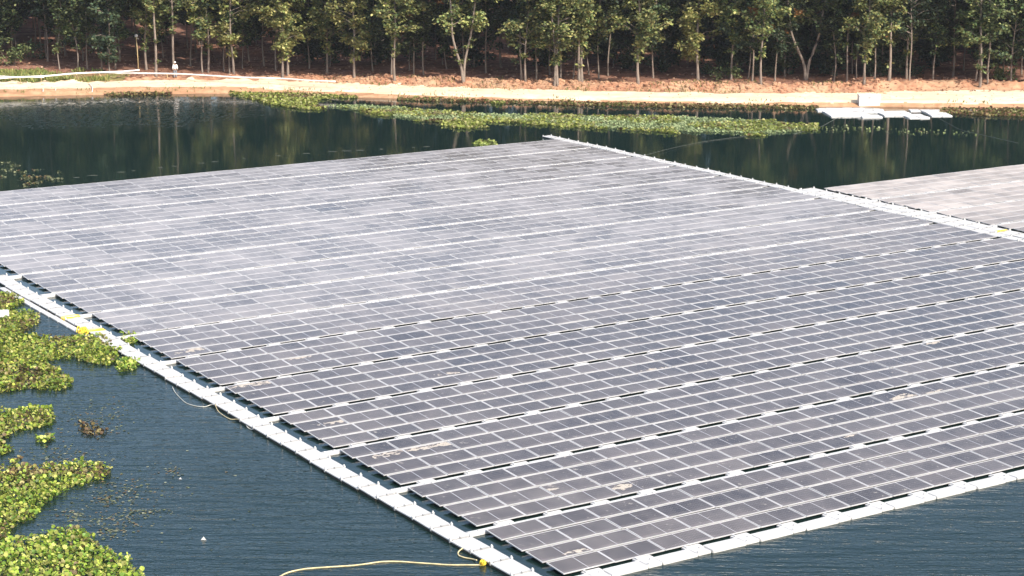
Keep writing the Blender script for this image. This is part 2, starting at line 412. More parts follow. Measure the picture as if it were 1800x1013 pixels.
# ------------------------------------------------------------------ trees
YEL = [(.28,.30,.10),(.42,.40,.16),(.20,.24,.08),(.34,.31,.12)]
GRN = [(.13,.18,.07),(.20,.24,.10),(.09,.14,.055),(.27,.29,.12)]
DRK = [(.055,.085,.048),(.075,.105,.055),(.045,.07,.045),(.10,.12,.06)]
def tree_variant(seed, H=16, crown0=3.6, cols=GRN, r0=.16, spread=1.9, dens=1.0, fork=None, low=0, wob=.12, dry=0):
    r = np.random.default_rng(seed); mb = MB(); clumps = []
    stems = [(0.0, 0.0)] if not fork else [(-fork, .0), (fork, .05)]
    for si, (lean, ly) in enumerate(stems):
        pts = []; k = 11; ph = r.uniform(0, 6.3, 2)
        for i in range(k):
            t = i/(k-1); z = t*H*.94
            split = np.clip((z - (.9 if fork else 0)) / (3.0 if fork else 1), 0, 1)
            pts.append((lean*split*1.0 + lean*.12*max(0, z-3) + wob*math.sin(ph[0]+z*.55)*min(1, z*.5), ly*split + wob*math.sin(ph[1]+z*.5)*min(1, z*.5), z - .4*(i==0)))
        rad = [.74*r0*(1.35 if i == 0 else 1)*(1-.78*i/(k-1))*(.8 if fork else 1) for i in range(k)]
        P2 = smooth_path(pts, 3); R2 = list(np.interp(np.linspace(0, k-1, len(P2)), range(k), rad))
        mb.tube(P2, R2, 7)
        zs = np.array([p.z for p in P2])
        def trunk_at(z): return P2[int(np.argmin(np.abs(zs - z)))]
        nl = int(24*dens) + 4
        for i in range(nl):
            z = crown0 + (H*.9 - crown0) * (i + r.uniform(0, 1)) / nl
            a = r.uniform(0, 6.28); ln = spread * r.uniform(.45, 1.1) * (1 - .45*((z-crown0)/(H-crown0))**2)
            b0 = trunk_at(z); up = r.uniform(.15, .9)
            tip = b0 + Vector((math.cos(a)*ln, math.sin(a)*ln, up*ln*.6))
            midp = (b0 + tip)/2 + Vector((0, 0, .12*ln))
            mb.tube([b0, midp, tip], [.045, .03, .012], 4, caps=False)
            for t in (.55, .8, 1.0):
                if r.random() < .9: clumps.append((b0.lerp(tip, t) + Vector(r.normal(0, .18, 3)), r.uniform(.38, .72), z))
        for i in range(int((H - crown0)*1.6*dens)):
            z = r.uniform(crown0, H); b0 = trunk_at(min(z, H*.93)); clumps.append((b0 + Vector((r.normal(0,.35), r.normal(0,.35), 0)), r.uniform(.3,.55), z))
        for i in range(low):
            z = r.uniform(1.7, crown0); b0 = trunk_at(z); clumps.append((b0 + Vector((r.normal(0,.2), r.normal(0,.2), 0)), r.uniform(.2,.4), z))
    P = []; Sz = []; C = []
    for c, rad, z in clumps:
        nlf = int((24 if z < 9.5 else 12) * (rad/.45)**2) + 4
        d = r.normal(size=(nlf, 3)); d /= np.linalg.norm(d, axis=1, keepdims=True)
        P.append(np.array(c) + d * rad * r.uniform(.35, 1.05, (nlf, 1)) * np.array([1, 1, .75])); 
        Sz.append(r.uniform(.22, .40, nlf) * (1 if z < 9.5 else 1.9))
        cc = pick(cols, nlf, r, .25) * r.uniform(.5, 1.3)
        if r.random() < dry: cc = pick([(.26,.12,.045),(.22,.13,.06)], nlf, r)
        C.append(cc)
    P = np.concatenate(P); Sz = np.concatenate(Sz); C = np.concatenate(C); n = len(P)
    h, t, ro = rot3(n, r, -.9, .8)
    return mb.mesh('trunk', M_BARK, True), leaf_mesh('crown', P, Sz, h, t, ro, C, M_LEAF)
VAR = {
 'yellow': [tree_variant(101, 16, 2.7, YEL, .18, 2.6, 1.3, low=5), tree_variant(102, 15, 3.3, YEL+GRN, .19, 2.6, 1.3, low=8)],
 'green':  [tree_variant(111, 16, 3.6, GRN, .17, 2.4, 1.2, low=6), tree_variant(112, 15, 4.4, GRN+YEL, .16, 2.3, 1.2, low=9), tree_variant(113, 17, 3.0, GRN+YEL, .15, 2.2, 1.1, low=4)],
 'slim':   [tree_variant(121, 14, 3.0, DRK+GRN, .11, 1.35, .8, low=3, wob=.2), tree_variant(122, 15, 4.6, DRK+GRN, .12, 1.5, .8, low=4), tree_variant(123, 13, 3.8, GRN, .10, 1.2, .7, low=6, wob=.25)],
 'bare':   [tree_variant(131, 17, 6.6, YEL+GRN, .20, 1.8, .8, low=4, wob=.06), tree_variant(132, 16, 6.0, GRN, .19, 1.8, .8, low=6, wob=.08)],
 'low':    [tree_variant(141, 14, 1.7, YEL, .20, 2.6, 1.5, wob=.1)],
 'forked': [tree_variant(151, 16, 4.8, YEL+GRN, .22, 1.8, .8, fork=.75, low=3)],
 'wide':   [tree_variant(152, 16, 5.2, GRN, .26, 2.0, .9, fork=1.15, dry=.05)],
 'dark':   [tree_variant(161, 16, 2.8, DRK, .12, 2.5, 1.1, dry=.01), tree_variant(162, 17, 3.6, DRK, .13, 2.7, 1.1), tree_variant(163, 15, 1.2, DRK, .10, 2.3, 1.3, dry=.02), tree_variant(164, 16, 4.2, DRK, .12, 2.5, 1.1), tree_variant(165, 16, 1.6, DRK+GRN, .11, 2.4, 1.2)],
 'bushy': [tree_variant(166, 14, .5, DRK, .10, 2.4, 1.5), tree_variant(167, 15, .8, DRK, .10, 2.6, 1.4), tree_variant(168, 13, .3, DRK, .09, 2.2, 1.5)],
}
DESC = {'yellow':'yellow-green leafy tree','green':'green straight tree','slim':'slim shaded tree','bare':'tall pale-trunked tree',
        'low':'low-hanging bright tree','forked':'tree forked near the ground','wide':'dark wide-forked tree'}
FRONT = [(25,100,'slim'),(82,103,'slim'),(106,123,'slim'),(136,126,'slim'),(154,122,'slim'),(180,124,'slim'),(203,122,'slim'),(258,124,'yellow'),(274,134,'bare'),(307,132,'bare'),
 (356,128,'slim'),(366,128,'green'),(394,125,'slim'),(403,129,'slim'),(411,130,'yellow'),(426,121,'slim'),(497,136,'yellow'),(506,133,'yellow'),(544,121,'slim'),(575,129,'yellow'),
 (623,138,'yellow'),(656,126,'slim'),(694,143,'green'),(720,125,'slim'),(727,129,'slim'),(745,132,'slim'),(786,122,'slim'),(815,144,'forked'),(917,143,'slim'),(924,144,'green'),
 (943,143,'slim'),(967,132,'slim'),(974,152,'green'),(980,150,'yellow'),(985,138,'slim'),(1007,138,'slim'),(1018,143,'bare'),(1023,144,'yellow'),(1036,132,'slim'),(1053,139,'slim'),
 (1069,134,'slim'),(1122,148,'yellow'),(1149,138,'slim'),(1227,141,'low'),(1285,141,'green'),(1314,139,'slim'),(1338,149,'green'),(1416,141,'wide'),(1465,143,'slim'),(1489,144,'slim'),
 (1506,138,'slim'),(1519,148,'yellow'),(1563,141,'bare'),(1593,139,'green'),(1640,139,'slim'),(1694,124,'slim'),(1714,144,'slim'),(1722,153,'green'),(1736,148,'slim'),(1774,124,'slim'),(1796,131,'slim')]
taken = []
def plant(kind, x, y, z, label, group, sc=1.0, rz=None, cnt=[0]):
    vs = VAR[kind]; tm, cm = vs[cnt[0] % len(vs)]; cnt[0] += 1
    rz = random.uniform(0, 6.28) if rz is None else rz
    t = empty('tree', (x, y, z - .05), (random.uniform(-.025, .025), random.uniform(-.025, .025), rz)); t.scale = (sc, sc, sc * random.uniform(.94, 1.08))
    tag(t, label, 'tree', group)
    link('trunk', tm, t); link('crown', cm, t); taken.append((x, y))
for i, (px, py, kd) in enumerate(FRONT):
    x, y, z = on_ground(px, py)
    plant(kd, x, y, z, f'{DESC[kd]}, {ordinal(i+1)} along the wood edge from its grassy end', "trees along the wood's edge", random.uniform(.94, 1.06), 0.1 if kd in ('forked', 'wide') else None)
cnt = 0; tries = 0
while cnt < 236 and tries < 40000:
    tries += 1
    s = 9.5 + 42 * random.random() ** 1.1; y0 = 185 + s; x = random.uniform(-.29*y0 - 2, .29*y0 + 6); y = shore(x) + s
    if x < -33 and s < 17 and random.random() < .8: continue
    dm = 2.2 if s < 30 else 2.6
    if any((x-a)**2 + (y-b)**2 < dm*dm for a, b in taken): continue
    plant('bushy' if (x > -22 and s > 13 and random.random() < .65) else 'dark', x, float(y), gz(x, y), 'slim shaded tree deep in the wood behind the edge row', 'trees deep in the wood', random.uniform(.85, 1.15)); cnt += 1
# the far wood closes the view behind the single trees
n = 26000; r = np.random.default_rng(5)
xx = r.uniform(-110, 110, n); yy = shore(xx) + r.uniform(50, 66, n)
zz = ground_z(xx, yy) + r.uniform(0, 1, n)**1.2 * 15
m_ = 16000; x2 = r.uniform(66, 210, m_) * np.where(r.random(m_) < .5, -1, 1); y2 = shore(x2) + r.uniform(10, 60, m_); z2 = ground_z(x2, y2) + r.uniform(0, 1, m_)**1.2 * 15
xx = np.concatenate([xx, x2]); yy = np.concatenate([yy, y2]); zz = np.concatenate([zz, z2]); n = len(xx)
h, t, ro = rot3(n, r, -.9, .9)
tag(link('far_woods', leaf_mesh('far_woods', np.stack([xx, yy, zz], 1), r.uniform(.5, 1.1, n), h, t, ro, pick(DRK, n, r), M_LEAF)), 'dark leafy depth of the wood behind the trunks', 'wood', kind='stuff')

# shrubs on the forest edge
def shrub(px, py, wd, ht, cols, label, n=420, seed=0):
    x, y, z = on_ground(px, py); r = np.random.default_rng(900 + seed)
    t = empty('shrub', (x, y, z)); tag(t, label, 'shrub', "shrubs at the wood's edge")
    cl = r.uniform(-1, 1, (14, 3)) * np.array([wd/2, .8, 0]) + np.array([0, 0, 1]) * r.uniform(.15, 1, (14, 1)) * ht
    P = cl[r.integers(0, 14, n)] + r.normal(0, .22, (n, 3)); P[:, 2] = np.abs(P[:, 2])
    h, tt, ro = rot3(n, r, -.5, 1.2)
    link('foliage', leaf_mesh('foliage', P, r.uniform(.16, .34, n), h, tt, ro, pick(cols, n, r, .25), M_LEAF), t)
    mb = MB()
    for c in cl[:7]: mb.tube([(c[0]*.15, c[1]*.15, -.1), (c[0]*.6, c[1]*.6, c[2]*.6), tuple(c)], [.03, .02, .008], 4)
    link('stem', mb.mesh('stem', M_BARK), t)
shrub(20, 116, 3.6, 1.9, GRN, 'leafy green shrub above the grass at the pipe end of the wood', 700, 1)
shrub(52, 106, 2.6, 2.0, DRK, 'dark bushy shrub just behind the grassy verge', 500, 2)
shrub(1275, 138, 2.6, .9, GRN, 'low bright shrub on the berm beside a straight tree', 400, 3)
shrub(1255, 133, 3.0, 1.2, DRK, 'dark undergrowth bush beneath the low yellow-green tree', 420, 4)
shrub(1345, 134, 2.8, 1.2, DRK, 'dark bush behind the berm midway to the wide-forked tree', 420, 5)
shrub(1535, 134, 3.0, 1.3, DRK, 'dark green bush between the trunks behind the white box', 450, 6)
shrub(1765, 140, 2.4, 1.0, GRN, 'small scrubby bush at the far end of the red berm', 380, 7)
shrub(1595, 132, 2.6, 1.1, DRK, 'dark low bush behind the rafts at the wood edge', 380, 8)

# grass on the verge, weeds and fallen leaves
def scatter_grass(name, n, xr, sr, hgt, cols, label, cat, seed, keep=None):
    r = np.random.default_rng(seed); x = r.uniform(*xr, n); s = r.uniform(*sr, n); y = shore(x) + s
    if keep is not None:
        k = keep(x, y, s); x, y = x[k], y[k]
    m = len(x); z = ground_z(x, y)
    h, _, ro = rot3(m, r)
    tag(link(name, leaf_mesh(name, np.stack([x, y, z - .02], 1), r.uniform(*hgt, m), h, r.uniform(.7, 1.5, m), ro, pick(cols, m, r, .2), M_GRASS, BLADE * np.array([2.4, 1, 1]))), label, cat, kind='stuff')
scatter_grass('grass', 9000, (-62, -41), (5.8, 12.5), (.25, .6), [(.22,.26,.075),(.27,.29,.09),(.30,.27,.10),(.16,.21,.06)], 'sunlit grass on the verge beneath the white pipe', 'grass', 61, lambda x, y, s: fbm(x*.4, y*.4, 71, 3) + np.interp(x, [-50, -42], [.25, -.12]) > .45)
scatter_grass('berm_weeds', 2600, (-20, 33), (4.8, 9.5), (.12, .4), [(.24,.22,.08),(.30,.22,.10),(.18,.19,.07)], 'sparse dry weeds on the red soil berm', 'weeds', 62, lambda x, y, s: fbm(x*.3, y*.5, 72, 3) > .50)
r = np.random.default_rng(77); n = 7000
x = r.uniform(-64, 64, n); s = 7 + 30 * r.random(n)**1.4; y = shore(x) + s; h, t, ro = rot3(n, r, -.2, .5)
tag(link('fallen_leaves', leaf_mesh('fallen_leaves', np.stack([x, y, ground_z(x, y) + .04], 1), r.uniform(.12, .32, n), h, t, ro, pick([(.42,.25,.16),(.34,.19,.11),(.50,.34,.24),(.24,.11,.07)], n, r), M_LITTER)), 'dry brown leaves lying over the forest floor', 'leaf litter', kind='stuff')
def clod_mesh(seed, rad):
    r = np.random.default_rng(seed); mb = MB(); vs = []
    for a, nn in ((-.5, 6), (.15, 7), (.75, 5)):
        for k in range(nn): vs.append((math.cos(6.283*k/nn)*math.cos(a), math.sin(6.283*k/nn)*math.cos(a), math.sin(a)))
    return vs
# clods of loose soil on the berm: one mass, nobody could count them
r = np.random.default_rng(78); mb = MB(); ico = [(0,0,1),(.89,0,.45),(.28,.85,.45),(-.72,.53,.45),(-.72,-.53,.45),(.28,-.85,.45),(.72,.53,-.45),(-.28,.85,-.45),(-.89,0,-.45),(-.28,-.85,-.45),(.72,-.53,-.45),(0,0,-1)]
icf = [(0,1,2),(0,2,3),(0,3,4),(0,4,5),(0,5,1),(1,6,2),(2,7,3),(3,8,4),(4,9,5),(5,10,1),(6,7,2),(7,8,3),(8,9,4),(9,10,5),(10,6,1),(11,7,6),(11,8,7),(11,9,8),(11,10,9),(11,6,10)]
for i in range(2600):
    x = r.uniform(-22, 36); s = r.uniform(5.3, 9.0); y = float(shore(x)) + s; q = r.uniform(.05, .26) * r.uniform(.5, 1.3)
    z = gz(x, y); mb.add([(x + a*q*r.uniform(.7,1.2), y + b*q*r.uniform(.7,1.2), z + c*q*.7*r.uniform(.7,1.2)) for a, b, c in ico], icf)
tag(link('soil_rubble', mb.mesh('soil_rubble', M_SOIL)), 'loose clods of red soil on the berm', 'soil clods', kind='stuff')

scatter_grass('bank_tufts', 1500, (-62, 60), (.1, 1.3), (.10, .32), [(.20,.22,.07),(.28,.23,.10),(.15,.17,.05)], 'ragged tufts along the foot of the sandy path', 'weeds', 63, lambda x, y, s: fbm(x*.5, y*.5, 73, 3) > .47)
r = np.random.default_rng(79); mb = MB()
for i in range(420):
    x = r.uniform(-60, 60); s_ = r.uniform(.1, 6.5); y = float(shore(x)) + s_; q = r.uniform(.03, .11)
    z = gz(x, y); mb.add([(x + a*q*r.uniform(.7,1.3), y + b*q*r.uniform(.7,1.3), z + c*q*.6*r.uniform(.7,1.2)) for a, b, c in ico], icf)
tag(link('path_gravel', mb.mesh('path_gravel', M_SOIL_SHORE)), 'small stones strewn over the sandy path', 'stones', kind='stuff')
# air
mv = bpy.data.materials.new('air'); mv.use_nodes = True; nv = mv.node_tree; nv.nodes.remove(nv.nodes['Principled BSDF'])
pv = nv.nodes.new('ShaderNodeVolumePrincipled'); pv.inputs['Density'].default_value = .0001; pv.inputs['Color'].default_value = (.86, .92, 1, 1)
nv.links.new(pv.outputs[0], nv.nodes['Material Output'].inputs['Volume'])
mb = MB(); mb.box(-340, 340, -75, 530, -4, 40); tag(link('haze', mb.mesh('haze', mv)), 'thin morning haze over the lake', 'haze', kind='stuff')

# ------------------------------------------------------------------ solar modules
def frame_mb(M=None):
    mb = MB(); a, d, t, f = PW - .024, PD, .036, .030
    o = [(0,0),(a,0),(a,d),(0,d)]; i_ = [(f,f),(a-f,f),(a-f,d-f),(f,d-f)]
    vs = [(x,y,0) for x,y in o] + [(x,y,0) for x,y in i_] + [(x,y,-t) for x,y in o] + [(x,y,-.006) for x,y in i_]
    fs = []
    for k in range(4):
        j = (k+1) % 4
        fs += [(k, j, 4+j, 4+k), (8+k, 8+j, j, k), (4+k, 4+j, 12+j, 12+k)]
    return vs, fs, (8, 11, 10, 9), [(f,f,-.005),(a-f,f,-.005),(a-f,d-f,-.005),(f,d-f,-.005)]
FV, FF, FB, GV = frame_mb()
def near_meshes():
    mb = MB(); mb.add(FV, FF, 0); mb.add(FV, [FB], 1); fr = mb.mesh('frame', [M_FRAME, M_UNDER])
    me = bpy.data.meshes.new('glass'); me.from_pydata(GV, [], [(0,1,2,3)]); uvl = me.uv_layers.new(name='UVMap')
    for k, q in enumerate([(0,0),(1,0),(1,1),(0,1)]): uvl.data[k].uv = q
    me.materials.append(M_GLASS)
    mb = MB(); mb.box(.45, PW-.47, .24, PD-.12, -.30, -.045, .04); po = mb.mesh('pontoon', M_PONT)
    return fr, me, po
ME_FRAME, ME_GLASS, ME_PONT = near_meshes()
def row_v(k, q): return k * BAY - .08 + q * ROW
panels = []
for k in range(NBAY):
    for q in range(4):
        for c in range(NCOL): panels.append((0, k, q, c, c*PW + .012, row_v(k, q)))
U2, V2 = 57.25, 30.45
for k in range(-4, 4):
    for q in range(4):
        for c in range(14): panels.append((1, k, q, c, U2 + c*PW, V2 + row_v(k, q) + .1))
def seen_area(u, v):
    pts = []
    for a, b in ((0,0),(PW,0),(PW,PD),(0,PD)):
        p = W(u+a, v+b, ZF); pts.append(proj(*p))
    A = 0
    cx = [min(1800, max(0, p[0])) for p in pts]; cy = [min(1013, max(0, p[1])) for p in pts]
    for i in range(4):
        j = (i+1) % 4; A += cx[i]*cy[j] - cx[j]*cy[i]
    return abs(A)/2
areas = [seen_area(p[4], p[5]) for p in panels]
order = sorted(range(len(panels)), key=lambda i: -areas[i]); near = set(order[:300])
# stains: places on the photograph where dried mud or droppings lie on the glass
STAIN_PX = [(690,797,1.0),(735,790,.7),(785,781,.8),(525,630,.7),(335,617,.9),(436,676,.9),(470,673,.7),(1092,857,.8),(1150,649,.6),(1590,697,.9),(1640,690,.6),(1775,668,.9),(785,657,.6),(590,742,.7),(1490,765,.5),(960,862,.5),(1010,970,.5),(1505,560,.7),(1640,601,.7),(1480,505,.5)]
def to_uv(px, py):
    x, y = at(px, py, ZF + .02); dx, dy = x-OX, y-OY
    return dx*UX + dy*UY, dy*UX - dx*UY
stains = [(*to_uv(a, b), s) for a, b, s in STAIN_PX]
def stain_mesh(lu, lv, sz, seed):
    r = np.random.default_rng(seed); mb = MB(); n, d = 44, .022
    a = r.uniform(-.25, .25)
    for i in range(-n, n):
        for j in range(-n//2, n//2):
            x, y = i*d, j*d
            e = (x/(.62*sz))**2 + ((y - a*x)/(.17*sz))**2
            if e > 1.4: continue
            f = float(fbm(lu*3 + x*5.0 + seed, lv*3 + y*9.0, 400 + seed, 4))
            if f - .22*e < .37: continue
            X, Y = lu + x, lv + y
            if not (.05 < X < PW - .09 and .05 < Y < PD - .08): continue
            mb.add([(X,Y,-.003),(X+d,Y,-.003),(X+d,Y+d,-.003),(X,Y+d,-.003)], [(0,1,2,3)])
    return mb.mesh('stain', M_STAIN) if mb.f else None
fv, ff, fm, fuv, frn = [], [], [], [], []
for i, (ar, k, q, c, u, v) in enumerate(panels):
    jr = random.Random(i*17+3); jt = math.radians(jr.gauss(0, .25)); jz = jr.gauss(0, .004); jx = math.radians(jr.gauss(0, .12)); ju = jr.gauss(0, .004)
    loc = W(u + ju, v, ZF + jz); rot = (TILT + jt, jx, YAW + math.radians(jr.gauss(0, .08)))
    if i in near:
        rown = 4*k + (3-q if False else q) + 1
        st = [(su-u, sv-v, s) for su, sv, s in stains if 0 < su-u < PW and -.05 < sv-v < PD+.05]
        t = empty('solar_panel', loc, rot)
        tag(t, f"{'stained ' if st else ''}grey solar panel, {ordinal(c+1)} from the long walkway in the {ordinal(rown)} row back", 'solar panel', 'solar panels of the floating array')
        link('frame', ME_FRAME, t); link('glass', ME_GLASS, t); link('pontoon', ME_PONT, t)
        for q_, (a, b, s) in enumerate(st):
            sm = stain_mesh(a, min(max(b, .1), PD-.1), s*1.7, i % 97 + q_)
            if sm: tag(link('stain', sm, t), 'pale dried stain on the glass')
    else:
        Mx = Matrix.Translation(loc) @ Euler(rot).to_matrix().to_4x4(); n0 = len(fv)
        fv += [tuple(Mx @ Vector(p)) for p in FV]; 
        for f in FF: ff.append([a + n0 for a in f]); fm.append(0)
        ff.append([a + n0 for a in FB]); fm.append(1)
        n1 = len(fv); fv += [tuple(Mx @ Vector(p)) for p in GV]; ff.append([n1, n1+1, n1+2, n1+3]); fm.append(2)
        frn += [0.0]*(n1-n0) + [jr.random()]*4
me = bpy.data.meshes.new('far_solar_panels'); me.from_pydata(fv, [], ff)
for m in (M_FRAME, M_UNDER, M_GLASS): me.materials.append(m)
me.polygons.foreach_set('material_index', fm)
uvl = me.uv_layers.new(name='UVMap'); uvd = np.zeros((len(me.loops), 2), np.float32)
ls = np.array([p.loop_start for p in me.polygons]); g = ls[np.array(fm) == 2]
for k, q in enumerate([(0,0),(1,0),(1,1),(0,1)]): uvd[g + k] = q
uvl.data.foreach_set('uv', uvd.reshape(-1))
ra = me.attributes.new('rnd', 'FLOAT', 'POINT'); ra.data.foreach_set('value', np.array(frn, np.float32))
tag(link('far_solar_panels', me), 'more distant rows of dusty grey solar panels', 'solar panels', kind='stuff')

# ------------------------------------------------------------------ floats of the walkways
WTOP = .10
def cross_meshes(v0, v1):
    mb = MB(); mb.box(-.74, .74, v0, v1, -.12, WTOP, .035); body = mb.mesh('walkway_float', M_WHITE)
    mb = MB(); mb.box(.76, PW-.76, v0 + .03, v1 - .02, -.12, WTOP - .008, .03)
    mb.box(.82, 1.0, v0 + .1, v0 + .17, WTOP - .01, WTOP + .035, .012); mb.box(1.12, 1.3, v1 - .2, v1 - .12, WTOP - .01, WTOP + .035, .012)
    conn = mb.mesh('connector', M_WHITE)
    mb = MB(); mb.box(PW/2 - .37, PW/2 + .37, v1 + .004, -.105, -.02, WTOP - .02, .02); mb.box(PW/2-.30, PW/2-.22, v1+.02, -.12, WTOP-.03, WTOP+.02, .01)
    br = mb.mesh('bracket', M_WHITE)
    return body, conn, br
CB_FRONT = cross_meshes(-.98, -.36)
WTOP = .140
CB_BACK = cross_meshes(-.68, -.32)
WTOP = .105
CB_IN = cross_meshes(-.68, -.36)
ffar = MB(); FARWALK = []
def add_far(meshes, u, v):
    loc = W(u, v, 0); Mx = Matrix.Translation(loc) @ Matrix.Rotation(YAW, 4, 'Z')
    for m in meshes:
        n0 = len(ffar.v); ffar.v += [tuple(Mx @ p.co) for p in m.vertices]
        for p in m.polygons: ffar.f.append([a + n0 for a in p.vertices]); ffar.m.append(0)
for k in range(NBAY):
    ms = CB_FRONT if k == 0 else CB_IN if k < 7 else CB_BACK
    for c in range(NCOL + (1 if k == 0 else 0)):
        jr = random.Random(k*100 + c); u = c*PW; p = W(u, k*BAY - .5, 0); q = proj(*p)
        if k <= 8 and -90 < q[0] < 1890 and q[1] < 1080:
            o = link('walkway_float', ms[0], None, W(u, k*BAY + jr.gauss(0, .012), jr.gauss(0, .006)), (jr.gauss(0, .006), jr.gauss(0, .006), YAW + jr.gauss(0, .004)))
            nm = f'white float of the outer front walkway, {ordinal(c+1)} from the near corner' if k == 0 else f'white float in the {ordinal(k)} walkway gap back, {ordinal(c+1)} from the long walkway'
            tag(o, nm, 'float', 'white floats between the panel rows')
            link('connector', ms[1], o); link('bracket', ms[2], o)
        else: add_far(ms, u, k*BAY)
for k in range(-4, 4):
    for c in range(14):
        u, v = U2 + c*PW, V2 + k*BAY + .1; q = proj(*W(u, v, 0))
        add_far(CB_BACK, u, v)
for i in range(24): FARWALK.append((54.75, 30.0 - (i+1)*1.32)); FARWALK.append((55.68, 30.0 - (i+1)*1.32))
mb = MB(); mb.box(0, .86, .03, 1.29, -.1, .13, .022); FW = mb.mesh('far_float', M_WHITE)
for u, v in FARWALK: add_far([FW], u, v)
tag(link('far_walkway_floats', ffar.mesh('far_walkway_floats', M_WHITE)), 'distant white floats between the far panel rows', 'floats', kind='stuff')

# the long walkway on the near side, its lugs and its joints
def long_mesh(wd, ln):
    mb = MB(); mb.box(0, wd, .03, ln - .03, .075, .13, .022); body = mb.mesh('walkway_float', M_WHITE)
    mb = MB(); mb.box(-.035, .05, -.05, .05, .04, .19, .02); mb.box(-.02, .03, -.02, .03, .18, .23, .01); lug = mb.mesh('lug', M_WHITE)
    mb = MB(); mb.box(.12, wd*.45, -.03, .03, .11, .15, .012); mb.box(wd*.52, wd*.86, -.028, .028, .11, .16, .012); mb.box(wd*.47, wd*.50, -.03, .03, .11, .19, .008); cl = mb.mesh('clamp', M_CLAMP)
    mb = MB(); mb.box(.004, wd-.004, .016, ln - .016, -.14, .074, 0); wl = mb.mesh('waterline', M_DARKBAND)
    return body, lug, cl, wl
LW, LL = .86, 1.32
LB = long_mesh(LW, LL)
def long_walk(u0, v0, n, width_meshes, words_, group, z=0.0, wide=1.0):
    for i in range(n):
        jr = random.Random(int(u0*31) + i*7); v = v0 + i*LL
        wob = .05*math.sin(v*.35) + .035*math.sin(v*.83 + 1)
        p = proj(*W(u0, v, 0))
        if p[1] > 1060 or p[0] < -80 or p[0] > 1880: continue
        o = link('walkway_float', width_meshes[0], None, W(u0 + wob, v, z + jr.gauss(0, .008)), (jr.gauss(0, .008), jr.gauss(0, .008), YAW + jr.gauss(0, .006)))
        o.scale.x = wide; tag(o, words_.format(ordinal(i+1)), 'float', group)
        for uu in (0.02, LW - .02):
            link('lug', width_meshes[1], o, (uu, LL, 0))
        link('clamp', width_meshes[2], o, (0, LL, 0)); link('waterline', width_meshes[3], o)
long_walk(-1.55, -.6, 42, LB, 'white float of the long near walkway, {} from its near end', 'floats of the long near walkway')
long_walk(54.75, 30.0, 41, LB, 'white float of the far-side walkway, {} from where it enters the picture', 'floats of the far-side walkway')
long_walk(55.68, 30.0, 17, LB, 'white float beside the second array, {} from where its walkway enters the picture', 'floats beside the second array', wide=1.45)
mb = MB(); mb.box(0, .34, .012, LL - .012, -.12, .075, .03); SB = mb.mesh('side_float', M_WHITE)
for i in range(12):
    v = 36.4 + i*LL
    tag(link('side_float', SB, None, W(-1.95 + .05*math.sin(v*.35), v, random.gauss(0, .006)), (0, 0, YAW)), f'narrow low white float outside the long walkway, {ordinal(i+1)} past the yellow rope', 'float', 'narrow side floats')
mb = MB(); mb.box(0, .70, 0, .30, -.1, .115, .035); BR = mb.mesh('bridge_float', M_WHITE)
mb = MB(); mb.box(.06, .16, .1, .2, .11, .15, .012); mb.box(.5, .6, .1, .2, .11, .15, .012); BRC = mb.mesh('clamp', M_WHITE)
for k in range(1, 11):
    o = link('bridge_float', BR, None, W(-.70, k*BAY - .67, 0), (0, 0, YAW)); tag(o, f'white link float joining the long walkway to the {ordinal(k)} gap between panel bays', 'float', 'link floats to the long walkway')
    link('clamp', BRC, o)
for i in range(0):
    pass
# far edge of the array: narrow white rim
for i in range(NCOL):
    u = i*PW
    if proj(*W(u, NBAY*BAY - .5, 0))[0] < -60: continue
    o = link('rim_float', CB_IN[0], None, W(u + PW/2, NBAY*BAY + .05, 0), (0, 0, YAW)); tag(o, f'thin white rim float on the far edge of the array, {ordinal(NCOL - i)} from the far corner', 'float', 'rim floats on the far edge')

# ------------------------------------------------------------------ ropes and cables
def rope(name, pts, r, m, label, cat, parent=None):
    mb = MB(); mb.tube(smooth_path(pts, 8), r, 6); o = link(name, mb.mesh(name, m, True)); tag(o, label, cat); return o
rope('rope', [(*at(px, py), .015) for px, py in [(470,1030),(500,1010),(530,1002),(560,999),(590,997),(620,995),(645,992),(670,988.5),(700,988),(730,990),(760,992),(790,994),(820,994),(846,994)]], .026, M_ROPE, 'pale yellow rope trailing over the water to the walkway', 'rope')
mb = MB(); kx, ky = at(846, 994)
r = random.Random(3)
for i in range(7):
    a = r.uniform(0, 6.28); c = Vector((kx + .05, ky, .08)); ax = Vector((r.uniform(-1,1), r.uniform(-1,1), r.uniform(-.6,.6))).normalized(); b2 = ax.orthogonal().normalized(); c2 = ax.cross(b2)
    mb.tube([c + (b2*math.cos(t*.7) + c2*math.sin(t*.7))*.10*r.uniform(.8,1.2) for t in range(9)], .022, 5)
tag(link('rope_knot', mb.mesh('rope_knot', M_YELLOW, True)), 'orange-yellow rope knot tied at the edge of the long walkway', 'knot')
rope('cable', [(*at(px, py, z), z) for px, py, z in [(813,964,.10),(806,970,.03),(806,976,.02),(815,980,.02),(830,983,.03),(838,985,.08)]], .024, M_ROPE, 'short cream rope loop hanging off the near walkway above the knot', 'rope')
rope('cable', [(*at(px, py, z), z) for px, py, z in [(303,680,.08),(308,690,.02),(317,700,.015),(328,709,.015),(345,714,.015),(360,715,.02),(370,712,.06),(378,711,.13)]], .013, M_CABLE, 'thin white cable curving out over the water beside the walkway', 'cable')
rope('cable', [(*at(px, py, z), z) for px, py, z in [(378,711,.14),(383,722,.08),(392,730,.03),(405,737,.03),(416,737,.08),(422,738,.14)]], .015, M_ROPE, 'slack cream cord hanging from the middle of the long walkway', 'cable')
rope('cable', [(*at(px, py, z), z) for px, py, z in [(424,738,.14),(431,745,.05),(436,752,.02),(442,755,.03),(446,754,.09)]], .022, M_CABLE, 'small white cord loop below the middle of the long walkway', 'cable')
